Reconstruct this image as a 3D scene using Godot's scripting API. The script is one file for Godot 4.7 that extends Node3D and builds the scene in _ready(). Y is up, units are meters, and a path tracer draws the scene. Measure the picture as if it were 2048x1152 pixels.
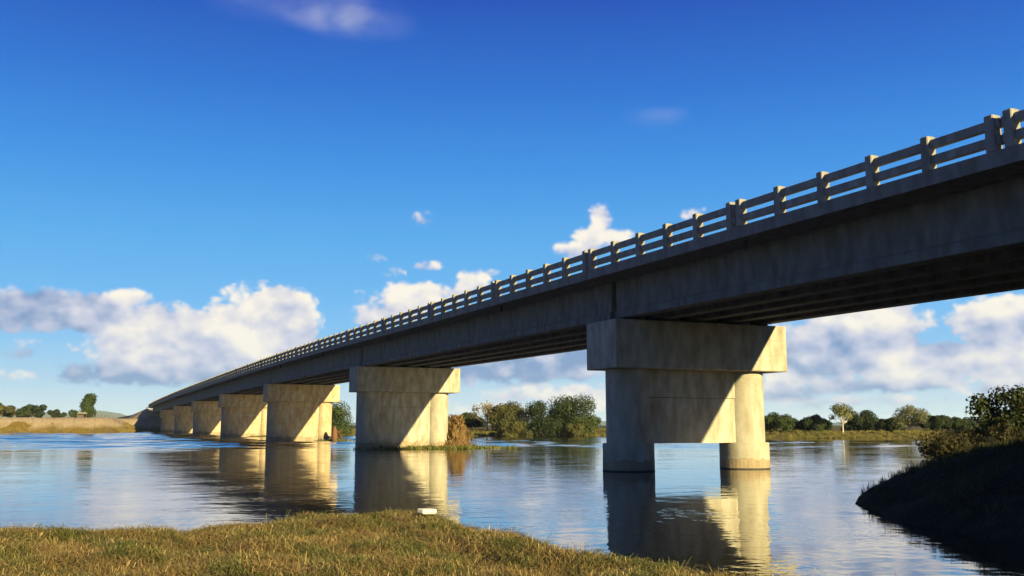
extends Node3D
# A long concrete girder bridge over a wide brown river in low evening sun.
# Plan coordinates used below: u runs along the bridge away from the camera (-z), v across it (+x), y is up, the water is y = 0.

const EXPO := 3.4
const SPAN := 42.0
const PIER_U := 37.2            # the first pier; the others follow every SPAN
const EDGE_L := 19.55           # left and right edges of the deck
const EDGE_R := 29.65

var rng := RandomNumberGenerator.new()
var used := {}
var mats := {}
var nz := FastNoiseLite.new()
var shores := []


# ------------------------------------------------------------------ mesh helper
class Shape:
	var v := PackedVector3Array()
	var n := PackedVector3Array()
	var c := PackedColorArray()
	var col := Color(1, 1, 1)
	func tri(a: Vector3, b: Vector3, d: Vector3, out: Vector3) -> void:
		var nn := (b - a).cross(d - a)
		if nn.length_squared() < 1e-14:
			return
		nn = nn.normalized()
		if nn.dot(out) > 0.0:
			v.append(a); v.append(d); v.append(b)
		else:
			v.append(a); v.append(b); v.append(d)
			nn = -nn
		n.append(nn); n.append(nn); n.append(nn)
		c.append(col); c.append(col); c.append(col)
	func quad(a: Vector3, b: Vector3, d: Vector3, e: Vector3, out: Vector3) -> void:
		tri(a, b, d, out)
		tri(a, d, e, out)
	func tri_n(a: Vector3, b: Vector3, d: Vector3, na: Vector3, nb: Vector3, nd: Vector3) -> void:
		if (b - a).cross(d - a).dot(na + nb + nd) > 0.0:
			v.append(a); v.append(d); v.append(b)
			n.append(na); n.append(nd); n.append(nb)
		else:
			v.append(a); v.append(b); v.append(d)
			n.append(na); n.append(nb); n.append(nd)
		c.append(col); c.append(col); c.append(col)
	func box(ctr: Vector3, s: Vector3, bev := 0.0) -> void:
		# a box with chamfered edges
		var h := s * 0.5
		var b := minf(bev, minf(h.x, minf(h.y, h.z)) * 0.45)
		var ax := [Vector3.RIGHT, Vector3.UP, Vector3.BACK]
		for i in 3:
			var j := (i + 1) % 3
			var k := (i + 2) % 3
			for sg in [-1.0, 1.0]:
				var o: Vector3 = ax[i] * sg
				var f: Vector3 = ctr + o * h[i]
				var p: Vector3 = ax[j] * (h[j] - b)
				var q: Vector3 = ax[k] * (h[k] - b)
				quad(f + p + q, f - p + q, f - p - q, f + p - q, o)
		if b <= 0.0:
			return
		for i in 3:
			var j := (i + 1) % 3
			var k := (i + 2) % 3
			var run: Vector3 = ax[i] * (h[i] - b)
			for sj in [-1.0, 1.0]:
				for sk in [-1.0, 1.0]:
					var e1: Vector3 = ctr + ax[j] * sj * h[j] + ax[k] * sk * (h[k] - b)
					var e2: Vector3 = ctr + ax[j] * sj * (h[j] - b) + ax[k] * sk * h[k]
					quad(e1 + run, e1 - run, e2 - run, e2 + run, ax[j] * sj + ax[k] * sk)
		for sx in [-1.0, 1.0]:
			for sy in [-1.0, 1.0]:
				for sz in [-1.0, 1.0]:
					var sv := Vector3(sx, sy, sz)
					var w := ctr + sv * (h - Vector3(b, b, b))
					tri(w + Vector3(sx * b, 0, 0), w + Vector3(0, sy * b, 0), w + Vector3(0, 0, sz * b), sv)
	func cone(a: Vector3, b: Vector3, ra: float, rb: float, sides := 24, caps := true) -> void:
		var d := (b - a).normalized()
		var x := d.cross(Vector3.RIGHT if absf(d.x) < 0.8 else Vector3.UP).normalized()
		var y := d.cross(x)
		for i in sides:
			var t0 := TAU * i / sides
			var t1 := TAU * (i + 1) / sides
			var n0 := x * cos(t0) + y * sin(t0)
			var n1 := x * cos(t1) + y * sin(t1)
			tri_n(a + n0 * ra, a + n1 * ra, b + n1 * rb, n0, n1, n1)
			tri_n(a + n0 * ra, b + n1 * rb, b + n0 * rb, n0, n1, n0)
			if caps:
				tri(a, a + n0 * ra, a + n1 * ra, -d)
				tri(b, b + n0 * rb, b + n1 * rb, d)
	func tube(pts: Array, radii: Array, sides := 6) -> void:
		for i in pts.size() - 1:
			cone(pts[i], pts[i + 1], radii[i], radii[i + 1], sides, false)
	func sweep(profile: PackedVector2Array, us: PackedFloat32Array, ys: PackedFloat32Array) -> void:
		# profile (v, y) clockwise or not, swept along u, its heights counted from ys
		var mid := Vector2.ZERO
		for p in profile:
			mid += p
		mid /= profile.size()
		for i in us.size() - 1:
			for k in profile.size():
				var p: Vector2 = profile[k]
				var q: Vector2 = profile[(k + 1) % profile.size()]
				var e := (q - p)
				var out2 := Vector2(e.y, -e.x)
				if not Geometry2D.is_polygon_clockwise(profile):
					out2 = out2
				else:
					out2 = -out2
				quad(Vector3(p.x, ys[i] + p.y, -us[i]), Vector3(q.x, ys[i] + q.y, -us[i]), Vector3(q.x, ys[i + 1] + q.y, -us[i + 1]), Vector3(p.x, ys[i + 1] + p.y, -us[i + 1]), Vector3(out2.x, out2.y, 0))
		var idx := Geometry2D.triangulate_polygon(profile)
		for end in [0, us.size() - 1]:
			for t in range(0, idx.size(), 3):
				var a := profile[idx[t]]
				var b := profile[idx[t + 1]]
				var d := profile[idx[t + 2]]
				tri(Vector3(a.x, ys[end] + a.y, -us[end]), Vector3(b.x, ys[end] + b.y, -us[end]), Vector3(d.x, ys[end] + d.y, -us[end]), Vector3(0, 0, 1 if end == 0 else -1))
	func leaf(p: Vector3, along: Vector3, nrm: Vector3, l: float, w: float) -> void:
		var s := along.cross(nrm).normalized() * w * 0.5
		var m := p + along * l * 0.45 + nrm * l * 0.08
		var q := p + along * l
		tri(p, m + s, q, nrm)
		tri(p, q, m - s, nrm)
	func mesh() -> ArrayMesh:
		var a := []
		a.resize(Mesh.ARRAY_MAX)
		a[Mesh.ARRAY_VERTEX] = v
		a[Mesh.ARRAY_NORMAL] = n
		a[Mesh.ARRAY_COLOR] = c
		var m := ArrayMesh.new()
		m.add_surface_from_arrays(Mesh.PRIMITIVE_TRIANGLES, a)
		return m


# ------------------------------------------------------------------ naming and tagging
func numbered(called: String) -> String:
	used[called] = used.get(called, -1) + 1
	return called if used[called] == 0 else "%s_%03d" % [called, used[called]]


func thing(called: String, label: String, category: String, at := Vector3.ZERO, group := "") -> Node3D:
	var o := Node3D.new()
	o.name = numbered(called)
	o.position = at
	add_child(o, true)
	tag(o, label, category, group)
	return o


func tag(o: Node, label: String, category: String, group := "", kind := "") -> void:
	if label != "":
		o.set_meta("label", label)
	if category != "":
		o.set_meta("category", category)
	if group != "":
		o.set_meta("group", group)
	if kind != "":
		o.set_meta("kind", kind)


func part(called: String, s, m: Material, parent: Node, at := Vector3.ZERO) -> MeshInstance3D:
	var o := MeshInstance3D.new()
	o.mesh = s.mesh() if s is Shape else s
	o.material_override = m
	o.position = at
	o.name = numbered(called) if parent == self else called
	parent.add_child(o, true)
	return o


func structure(called: String, s, m: Material) -> MeshInstance3D:
	var o := part(called, s, m, self)
	o.set_meta("kind", "structure")
	return o


# ------------------------------------------------------------------ materials
func lin(r: float, g: float, b: float) -> Color:
	return Color(r, g, b).linear_to_srgb()


func noise_img(size: int, freq: float, oct: int, sd: int, kind := FastNoiseLite.TYPE_SIMPLEX_SMOOTH) -> Image:
	var f := FastNoiseLite.new()
	f.seed = sd
	f.noise_type = kind
	f.frequency = freq
	f.fractal_octaves = oct
	var im := f.get_seamless_image(size, size, false, false, 0.15)
	im.convert(Image.FORMAT_L8)
	return im


func toned(size: int, layers: Array, lo: Color, hi: Color) -> ImageTexture:
	# a colour texture between two tones, from several noise layers [freq, octaves, seed, weight]
	var datas := []
	for l in layers:
		datas.append([noise_img(size, l[0], l[1], l[2]).get_data(), l[3]])
	var out := PackedByteArray()
	out.resize(size * size * 3)
	for i in size * size:
		var t := 0.0
		for d in datas:
			t += d[0][i] * d[1]
		t = clampf(t / 255.0, 0.0, 1.0)
		out[i * 3] = int((lo.r + (hi.r - lo.r) * t) * 255.0)
		out[i * 3 + 1] = int((lo.g + (hi.g - lo.g) * t) * 255.0)
		out[i * 3 + 2] = int((lo.b + (hi.b - lo.b) * t) * 255.0)
	return ImageTexture.create_from_image(Image.create_from_data(size, size, false, Image.FORMAT_RGB8, out))


func concrete(albedo: Color, mottle: Texture2D, streak: Texture2D, off: Vector3, bump: Texture2D) -> StandardMaterial3D:
	var m := StandardMaterial3D.new()
	m.albedo_color = albedo
	m.roughness = 0.88
	m.metallic_specular = 0.35
	m.albedo_texture = mottle
	m.uv1_triplanar = true
	m.uv1_world_triplanar = true
	m.uv1_scale = Vector3(0.17, 0.17, 0.17)
	m.uv1_offset = off
	m.detail_enabled = true
	m.detail_blend_mode = BaseMaterial3D.BLEND_MODE_MUL
	m.detail_albedo = streak
	m.detail_uv_layer = BaseMaterial3D.DETAIL_UV_2
	m.uv2_triplanar = true
	m.uv2_world_triplanar = true
	m.uv2_scale = Vector3(0.16, 0.05, 0.16)
	m.uv2_offset = off * 0.7
	m.heightmap_enabled = true
	m.heightmap_texture = bump
	m.heightmap_scale = 1.2
	return m


func plain(albedo: Color, rough := 0.9, back := Color(0, 0, 0), vc := true) -> StandardMaterial3D:
	var m := StandardMaterial3D.new()
	m.albedo_color = albedo
	m.roughness = rough
	m.metallic_specular = 0.3
	m.vertex_color_use_as_albedo = vc
	if back != Color(0, 0, 0):
		m.backlight_enabled = true
		m.backlight = back
	return m


func make_materials() -> void:
	var mottle := toned(512, [[0.012, 4, 11, 0.55], [0.06, 3, 12, 0.35], [0.25, 2, 13, 0.2]], Color(0.85, 0.845, 0.83), Color(1.0, 1.0, 1.0))
	var streak := toned(512, [[0.02, 4, 21, 1.25]], Color(0.80, 0.77, 0.72), Color(1, 1, 1))
	var bump := ImageTexture.create_from_image(noise_img(512, 0.05, 5, 31))
	mats.pier = concrete(lin(0.325, 0.31, 0.262), mottle, streak, Vector3(0.3, 0.1, 0.7), bump)
	mats.pier_old = concrete(lin(0.44, 0.39, 0.29), mottle, toned(512, [[0.014, 5, 22, 0.7], [0.05, 3, 23, 0.45]], Color(0.72, 0.61, 0.49), Color(1, 1, 1)), Vector3(0.8, 0.45, 0.2), bump)
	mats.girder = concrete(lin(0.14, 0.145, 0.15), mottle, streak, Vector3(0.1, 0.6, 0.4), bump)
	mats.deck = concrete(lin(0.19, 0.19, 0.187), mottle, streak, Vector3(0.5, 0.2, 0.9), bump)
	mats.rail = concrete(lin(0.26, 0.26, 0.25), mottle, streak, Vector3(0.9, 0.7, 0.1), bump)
	mats.silt = concrete(lin(0.27, 0.22, 0.155), mottle, streak, Vector3(0.2, 0.3, 0.5), bump)
	mats.rubber = plain(lin(0.03, 0.03, 0.03), 0.8, Color(0, 0, 0), false)
	mats.bark = plain(Color(1, 1, 1), 0.95)
	mats.leaf = plain(lin(0.56, 0.56, 0.56), 0.65, lin(0.35, 0.4, 0.12))
	mats.grass = plain(lin(0.55, 0.54, 0.54), 0.7, lin(0.45, 0.42, 0.18))
	mats.thatch = plain(lin(0.55, 0.55, 0.55), 0.95)
	mats.foam = plain(lin(0.42, 0.40, 0.34), 0.8, Color(0, 0, 0), false)
	# soil
	var g := StandardMaterial3D.new()
	g.albedo_color = lin(0.62, 0.62, 0.62)
	g.vertex_color_use_as_albedo = true
	g.roughness = 0.95
	g.metallic_specular = 0.2
	g.albedo_texture = toned(512, [[0.01, 4, 41, 0.5], [0.08, 4, 42, 0.6]], Color(0.55, 0.53, 0.5), Color(1, 1, 1))
	g.uv1_triplanar = true
	g.uv1_world_triplanar = true
	g.uv1_scale = Vector3(0.21, 0.21, 0.21)
	g.heightmap_enabled = true
	g.heightmap_texture = bump
	g.heightmap_scale = 5.0
	mats.soil = g


func water_material(amp: float, tile: float, sd: int) -> StandardMaterial3D:
	var size := 1024
	var big := noise_img(size, 0.012, 3, sd).get_data()
	var fine := noise_img(size, 0.06, 3, sd + 1).get_data()
	var mask := noise_img(size, 0.004, 2, sd + 2).get_data()
	var out := PackedByteArray()
	out.resize(size * size)
	for i in size * size:
		var k := clampf((mask[i] - 70.0) / 110.0, 0.15, 1.0)
		out[i] = int(clampf(128.0 + (big[i] - 128.0) * 0.55 + (fine[i] - 128.0) * 0.4 * k, 0.0, 255.0))
	var im := Image.create_from_data(size, size, false, Image.FORMAT_L8, out)
	im.convert(Image.FORMAT_RGBA8)
	im.bump_map_to_normal_map(6.0)
	var m := StandardMaterial3D.new()
	m.albedo_color = lin(0.21, 0.20, 0.19)
	m.metallic = 1.0
	m.roughness = 0.04
	m.normal_enabled = true
	m.normal_texture = ImageTexture.create_from_image(im)
	m.normal_scale = amp
	m.uv1_triplanar = true
	m.uv1_world_triplanar = true
	m.uv1_scale = Vector3(1.0 / tile, 1.0 / tile, 1.6 / tile)
	return m


# ------------------------------------------------------------------ sky
func srgb_of(r: float, g: float, b: float) -> Color:
	var c := Color(r / 255.0, g / 255.0, b / 255.0).srgb_to_linear()
	return Color(c.r / EXPO, c.g / EXPO, c.b / EXPO)


func make_sky() -> PanoramaSkyMaterial:
	var W := 4096
	var H := 2048
	var per := W / 360.0
	# clear air, degrees of elevation -> colour as the photograph shows it
	var stops := [[0.0, srgb_of(202, 224, 233)], [1.3, srgb_of(194, 221, 235)], [2.8, srgb_of(168, 210, 237)], [4.5, srgb_of(140, 199, 242)], [7.0, srgb_of(113, 186, 242)], [10.5, srgb_of(91, 172, 237)], [14.5, srgb_of(66, 148, 229)], [19.0, srgb_of(47, 119, 213)], [24.0, srgb_of(36, 88, 190)], [35.0, srgb_of(28, 68, 165)], [90.0, srgb_of(22, 50, 140)]]
	var clear := []
	for row in H / 2:
		var el := 90.0 - (row + 0.5) / per
		var k := 0
		while k < stops.size() - 2 and stops[k + 1][0] < el:
			k += 1
		var t: float = clampf((el - stops[k][0]) / (stops[k + 1][0] - stops[k][0]), 0, 1)
		clear.append(stops[k][1].lerp(stops[k + 1][1], t))
	# cloud puffs: azimuth from the bridge's axis, elevation, half width, half height (degrees), density, how sunlit
	var puffs := [[-2.75, 6.23, 4.63, 0.78, 0.90, 0.22], [-3.62, 5.36, 3.08, 0.57, 0.90, 0.0], [-0.29, 5.51, 2.23, 0.58, 0.90, 0.25], [1.99, 6.89, 1.07, 0.40, 1.00, 1.00], [1.00, 6.63, 0.50, 0.24, 0.70, 0.90], [2.96, 5.50, 2.86, 1.14, 0.90, 0.70], [1.64, 4.24, 1.52, 1.12, 1.00, 0.95], [3.82, 3.90, 2.48, 1.22, 1.00, 0.80], [5.60, 4.76, 2.13, 1.37, 0.90, 0.60], [9.06, 5.40, 2.90, 2.18, 1.00, 0.85], [7.74, 4.40, 1.90, 1.53, 1.00, 1.00], [10.11, 6.70, 1.33, 1.01, 1.00, 0.70], [10.99, 5.31, 1.39, 1.98, 0.90, 0.70], [2.86, 2.72, 4.42, 0.64, 0.90, 0.12], [6.48, 2.86, 2.68, 0.60, 0.90, 0.15], [-2.58, 3.85, 2.4, 0.45, 0.30, 0.35], [-3.17, 2.42, 3.4, 0.30, 0.30, 0.45],
		[16.89, 6.98, 1.50, 1.04, 1.00, 0.90], [15.04, 6.18, 0.97, 0.63, 0.80, 0.80], [18.32, 7.43, 0.87, 0.69, 0.90, 0.90], [21.08, 8.15, 0.94, 0.69, 1.00, 0.95], [19.78, 7.44, 1.05, 0.64, 0.70, 0.80], [16.28, 8.66, 0.80, 0.30, 0.36, 0.75], [15.54, 9.48, 0.6, 0.20, 0.32, 0.70], [18.26, 11.81, 0.9, 0.42, 0.31, 0.72], [18.59, 9.13, 0.80, 0.24, 0.40, 0.75], [22.10, 8.76, 0.50, 0.2, 0.36, 0.75], [14.6, 7.3, 1.0, 0.3, 0.34, 0.7], [28.59, 11.75, 0.67, 0.86, 1.00, 1.00], [28.04, 10.67, 1.17, 0.69, 1.00, 0.90], [26.80, 10.05, 1.00, 0.46, 0.90, 0.90], [29.59, 10.81, 0.87, 0.40, 0.90, 1.00], [34.10, 11.94, 0.74, 0.34, 0.80, 0.95],
		[22.70, 3.19, 3.46, 0.92, 1.00, 0.05], [25.88, 3.64, 3.45, 0.92, 1.00, 0.12], [24.44, 4.28, 4.04, 0.72, 1.00, 0.30], [27.60, 2.98, 0.86, 0.51, 0.80, 0.30], [25.00, 1.76, 3.15, 0.57, 0.70, 0.85], [27.87, 1.56, 1.71, 0.74, 0.80, 0.95], [21.56, 0.91, 2.58, 0.40, 0.60, 0.80],
		[40.70, 4.36, 3.11, 1.71, 1.00, 0.55], [43.61, 5.24, 2.76, 1.35, 1.00, 0.75], [39.59, 3.28, 2.11, 0.83, 1.00, 0.35], [45.50, 3.03, 2.31, 0.96, 1.00, 0.85], [44.48, 2.66, 1.49, 0.69, 1.00, 1.00], [42.67, 2.15, 4.48, 0.43, 0.90, 0.15], [38.61, 2.41, 1.12, 0.61, 1.00, 1.00], [38.45, 1.64, 1.86, 0.39, 0.80, 0.15], [49.52, 5.40, 2.19, 1.14, 1.00, 0.75], [48.70, 3.74, 2.21, 0.73, 1.00, 0.15], [46.79, 3.93, 1.21, 0.37, 0.70, 0.15], [42.25, 3.92, 3.55, 1.09, 1.00, 0.50], [40.02, 1.22, 2.34, 0.25, 0.50, 0.70], [43.65, 1.33, 2.97, 0.27, 0.40, 0.50],
		[42.0, 7.6, 4.2, 1.6, 0.8, 0.6], [37.5, 6.9, 3.0, 1.1, 0.8, 0.6], [47.5, 8.2, 3.2, 1.4, 0.8, 0.7], [33.0, 7.4, 2.6, 0.8, 0.7, 0.6], [26.5, 6.4, 3.0, 0.9, 0.7, 0.6],
		[10.6, 23.6, 5.6, 1.3, 0.36, 0.62], [14.0, 22.6, 3.6, 0.9, 0.30, 0.6], [31.9, 17.5, 2.2, 0.6, 0.22, 0.7]]
	rng.seed = 71
	var az := 53.0
	while az < 352.0:
		# the same fair-weather heaps go on round the horizon
		var base := rng.randf_range(2.0, 5.0)
		var big := rng.randf_range(1.0, 2.6)
		for i in rng.randi_range(4, 7):
			puffs.append([az + rng.randf_range(-4, 4), base + rng.randf_range(0, 1.6) * big, rng.randf_range(1.0, 2.6) * big * 0.7, rng.randf_range(0.5, 1.0) * big * 0.7, rng.randf_range(0.8, 1.0), rng.randf_range(0.55, 1.0)])
		puffs.append([az, base - 0.7, 4.0, 0.5, 0.9, 0.15])
		az += rng.randf_range(7.0, 15.0)
	var rows := int(27.0 * per)          # clouds lie below 27 degrees
	var dens := PackedFloat32Array()
	var lit := PackedFloat32Array()
	dens.resize(W * rows)
	lit.resize(W * rows)
	for p in puffs:
		var cx: float = p[0] * per
		var cy: float = p[1] * per
		var rx: float = p[2] * per * 1.25
		var ry: float = p[3] * per * 1.25
		for y in range(maxi(0, int(cy - ry)), mini(rows - 1, int(cy + ry)) + 1):
			var dy: float = (y + 0.5 - cy) / ry
			var half := rx * sqrt(maxf(0.0, 1.0 - dy * dy))
			for x in range(int(cx - half), int(cx + half) + 1):
				var dx: float = (x + 0.5 - cx) / rx
				var f := (1.0 - dx * dx - dy * dy)
				if f <= 0.0:
					continue
				f = f * p[4] * (1.0 if p[4] > 0.39 else 0.8)
				var at := y * W + posmod(x, W)
				# tops are brighter than the undersides
				lit[at] += f * clampf(p[5] + dy * 0.28, 0.0, 1.15)
				dens[at] += f
	var fb := FastNoiseLite.new()
	fb.seed = 5
	fb.fractal_octaves = 6
	fb.fractal_gain = 0.5
	fb.frequency = 0.62
	var fw := FastNoiseLite.new()
	fw.seed = 15
	fw.fractal_octaves = 4
	fw.frequency = 1.9
	var fs := FastNoiseLite.new()
	fs.seed = 8
	fs.fractal_octaves = 4
	fs.fractal_gain = 0.42
	fs.frequency = 0.30
	var white := srgb_of(255, 247, 232)
	var grey := srgb_of(206, 209, 226)
	var dark := srgb_of(128, 156, 198)
	var data := PackedByteArray()
	data.resize(W * H * 3)
	for row in H / 2:
		var base: Color = clear[row].linear_to_srgb()
		var line := PackedByteArray()
		line.resize(W * 3)
		var b0 := int(base.r * 255.0 + 0.5)
		var b1 := int(base.g * 255.0 + 0.5)
		var b2 := int(base.b * 255.0 + 0.5)
		for x in W:
			line[x * 3] = b0
			line[x * 3 + 1] = b1
			line[x * 3 + 2] = b2
		var y := H / 2 - 1 - row
		if y < rows:
			var el := (y + 0.5) / per
			for x in W:
				var d := dens[y * W + x]
				if d < 0.02:
					continue
				var a := TAU * (x + 0.5) / W
				var q := Vector3(cos(a) * 57.3, el * 1.5, sin(a) * 57.3)
				var nn := fb.get_noise_3dv(q)
				var br: float = lit[y * W + x] / d
				var cover: float
				if el > 16.0:
					cover = smoothstep(0.0, 0.75, d * (0.95 + fs.get_noise_3dv(Vector3(q.x, q.y * 0.6, q.z) * 0.7) * 0.8)) * 0.5
				else:
					cover = smoothstep(0.03, 0.66, d * 0.95 + (nn * 0.75 + fw.get_noise_3dv(q) * 0.42) * clampf(1.3 - d * 0.6, 0.3, 1.0) - 0.03)
				if el > 16.0:
					nn = 0.0
				if cover <= 0.004:
					continue
				var relief := fs.get_noise_3dv(q) - fs.get_noise_3dv(q + Vector3(-0.45, 0.75, 0.3))
				br = clampf(br * 0.92 + relief * 0.6 + nn * 0.3 + fw.get_noise_3dv(q) * 0.12, 0.0, 1.0)
				var cc: Color = dark.lerp(grey, br * 2.0) if br < 0.5 else grey.lerp(white, br * 2.0 - 1.0)
				cc = clear[row].lerp(cc, cover * clampf(0.80 + el * 0.025, 0.0, 0.97)).linear_to_srgb()
				line[x * 3] = int(cc.r * 255.0 + 0.5)
				line[x * 3 + 1] = int(cc.g * 255.0 + 0.5)
				line[x * 3 + 2] = int(cc.b * 255.0 + 0.5)
		for i in line.size():
			data[row * W * 3 + i] = line[i]
	var low: Color = srgb_of(120, 130, 130).linear_to_srgb()
	var img := Image.create_from_data(W, H, false, Image.FORMAT_RGB8, data)
	img.fill_rect(Rect2i(0, H / 2, W, H / 2), low)
	var sky := PanoramaSkyMaterial.new()
	sky.panorama = ImageTexture.create_from_image(img)
	return sky


# ------------------------------------------------------------------ ground
func shore_distance(v: float, u: float, poly: PackedVector2Array) -> float:
	var p := Vector2(v, u)
	var best := 1e12
	var inside := false
	var n := poly.size()
	var a := poly[n - 1]
	for i in n:
		var b := poly[i]
		var ab := b - a
		var t := clampf((p - a).dot(ab) / ab.length_squared(), 0.0, 1.0)
		best = minf(best, p.distance_squared_to(a + ab * t))
		if (a.y > u) != (b.y > u) and v < (b.x - a.x) * (u - a.y) / (b.y - a.y) + a.x:
			inside = not inside
		a = b
	return sqrt(best) if inside else -sqrt(best)


func deck(u: float) -> float:
	# height of the rail tops along the bridge
	var k := [-60.0, 9.0, -5.0, 9.15, 12.0, 9.24, 37.0, 9.36, 50.0, 9.43, 60.0, 9.47, 72.0, 9.55, 89.0, 9.67, 106.0, 9.74, 123.0, 9.76, 148.0, 9.75, 172.0, 9.70, 200.0, 9.62, 232.0, 9.48, 262.0, 9.28, 290.0, 9.03, 312.0, 8.75, 331.0, 8.45, 345.0, 8.2, 420.0, 7.3]
	for i in range(0, k.size() - 2, 2):
		if u <= k[i + 2] or i == k.size() - 4:
			var t: float = clampf((u - k[i]) / (k[i + 2] - k[i]), 0.0, 1.0)
			return lerpf(k[i + 1], k[i + 3], t)
	return 8.0


func ground(v: float, u: float) -> float:
	var near := shore_distance(v, u, shores[0]) + nz.get_noise_2d(v * 14.0, u * 14.0) * 0.35
	var far := shore_distance(v, u, shores[1])
	var h := -2.6
	if near > -8.0:
		var right := smoothstep(8.0, 13.0, v)
		var ha := 0.38 * smoothstep(-0.15, 0.55, near) + clampf(near, 0.0, 15.0) * 0.018 + nz.get_noise_2d(v * 30.0, u * 30.0) * 0.16 * smoothstep(-0.1, 1.2, near)
		var hc := 1.7 * (1.0 - exp(-maxf(near, 0.0) * 0.42)) + nz.get_noise_2d(v * 12.0, u * 12.0) * 0.25 * smoothstep(0.0, 3.0, near)
		var hh := lerpf(ha, hc, right)
		h = hh if near >= 0.0 else maxf(-2.6, minf(hh, 0.0) + near * 0.5)
	if far > -8.0:
		var left := 1.0 - smoothstep(22.0, 42.0, v)
		var hl := 3.75 * smoothstep(0.0, 10.0, far) + nz.get_noise_2d(v * 3.0, u * 3.0) * 0.35 * smoothstep(0.0, 10.0, far)
		var hr := 0.85 * smoothstep(0.0, 7.0, far) + nz.get_noise_2d(v * 4.0, u * 4.0) * 0.3 * smoothstep(0.0, 6.0, far)
		var hb := lerpf(hr, hl, left)
		h = maxf(h, hb if far >= 0.0 else far * 0.35)
	if h < -2.6:
		h = -2.6
	# approach embankments at both ends of the bridge
	var side := maxf(maxf(18.9 - v, v - 30.3), 0.0)
	var e := deck(u) - 1.45 - side / 1.25 - maxf(334.0 - u, 0.0) / 1.55
	h = maxf(h, e)
	var e0 := deck(u) - 1.45 - side / 1.0 - maxf(u + 7.0, 0.0) / 0.75
	h = maxf(h, e0)
	return h


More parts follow.
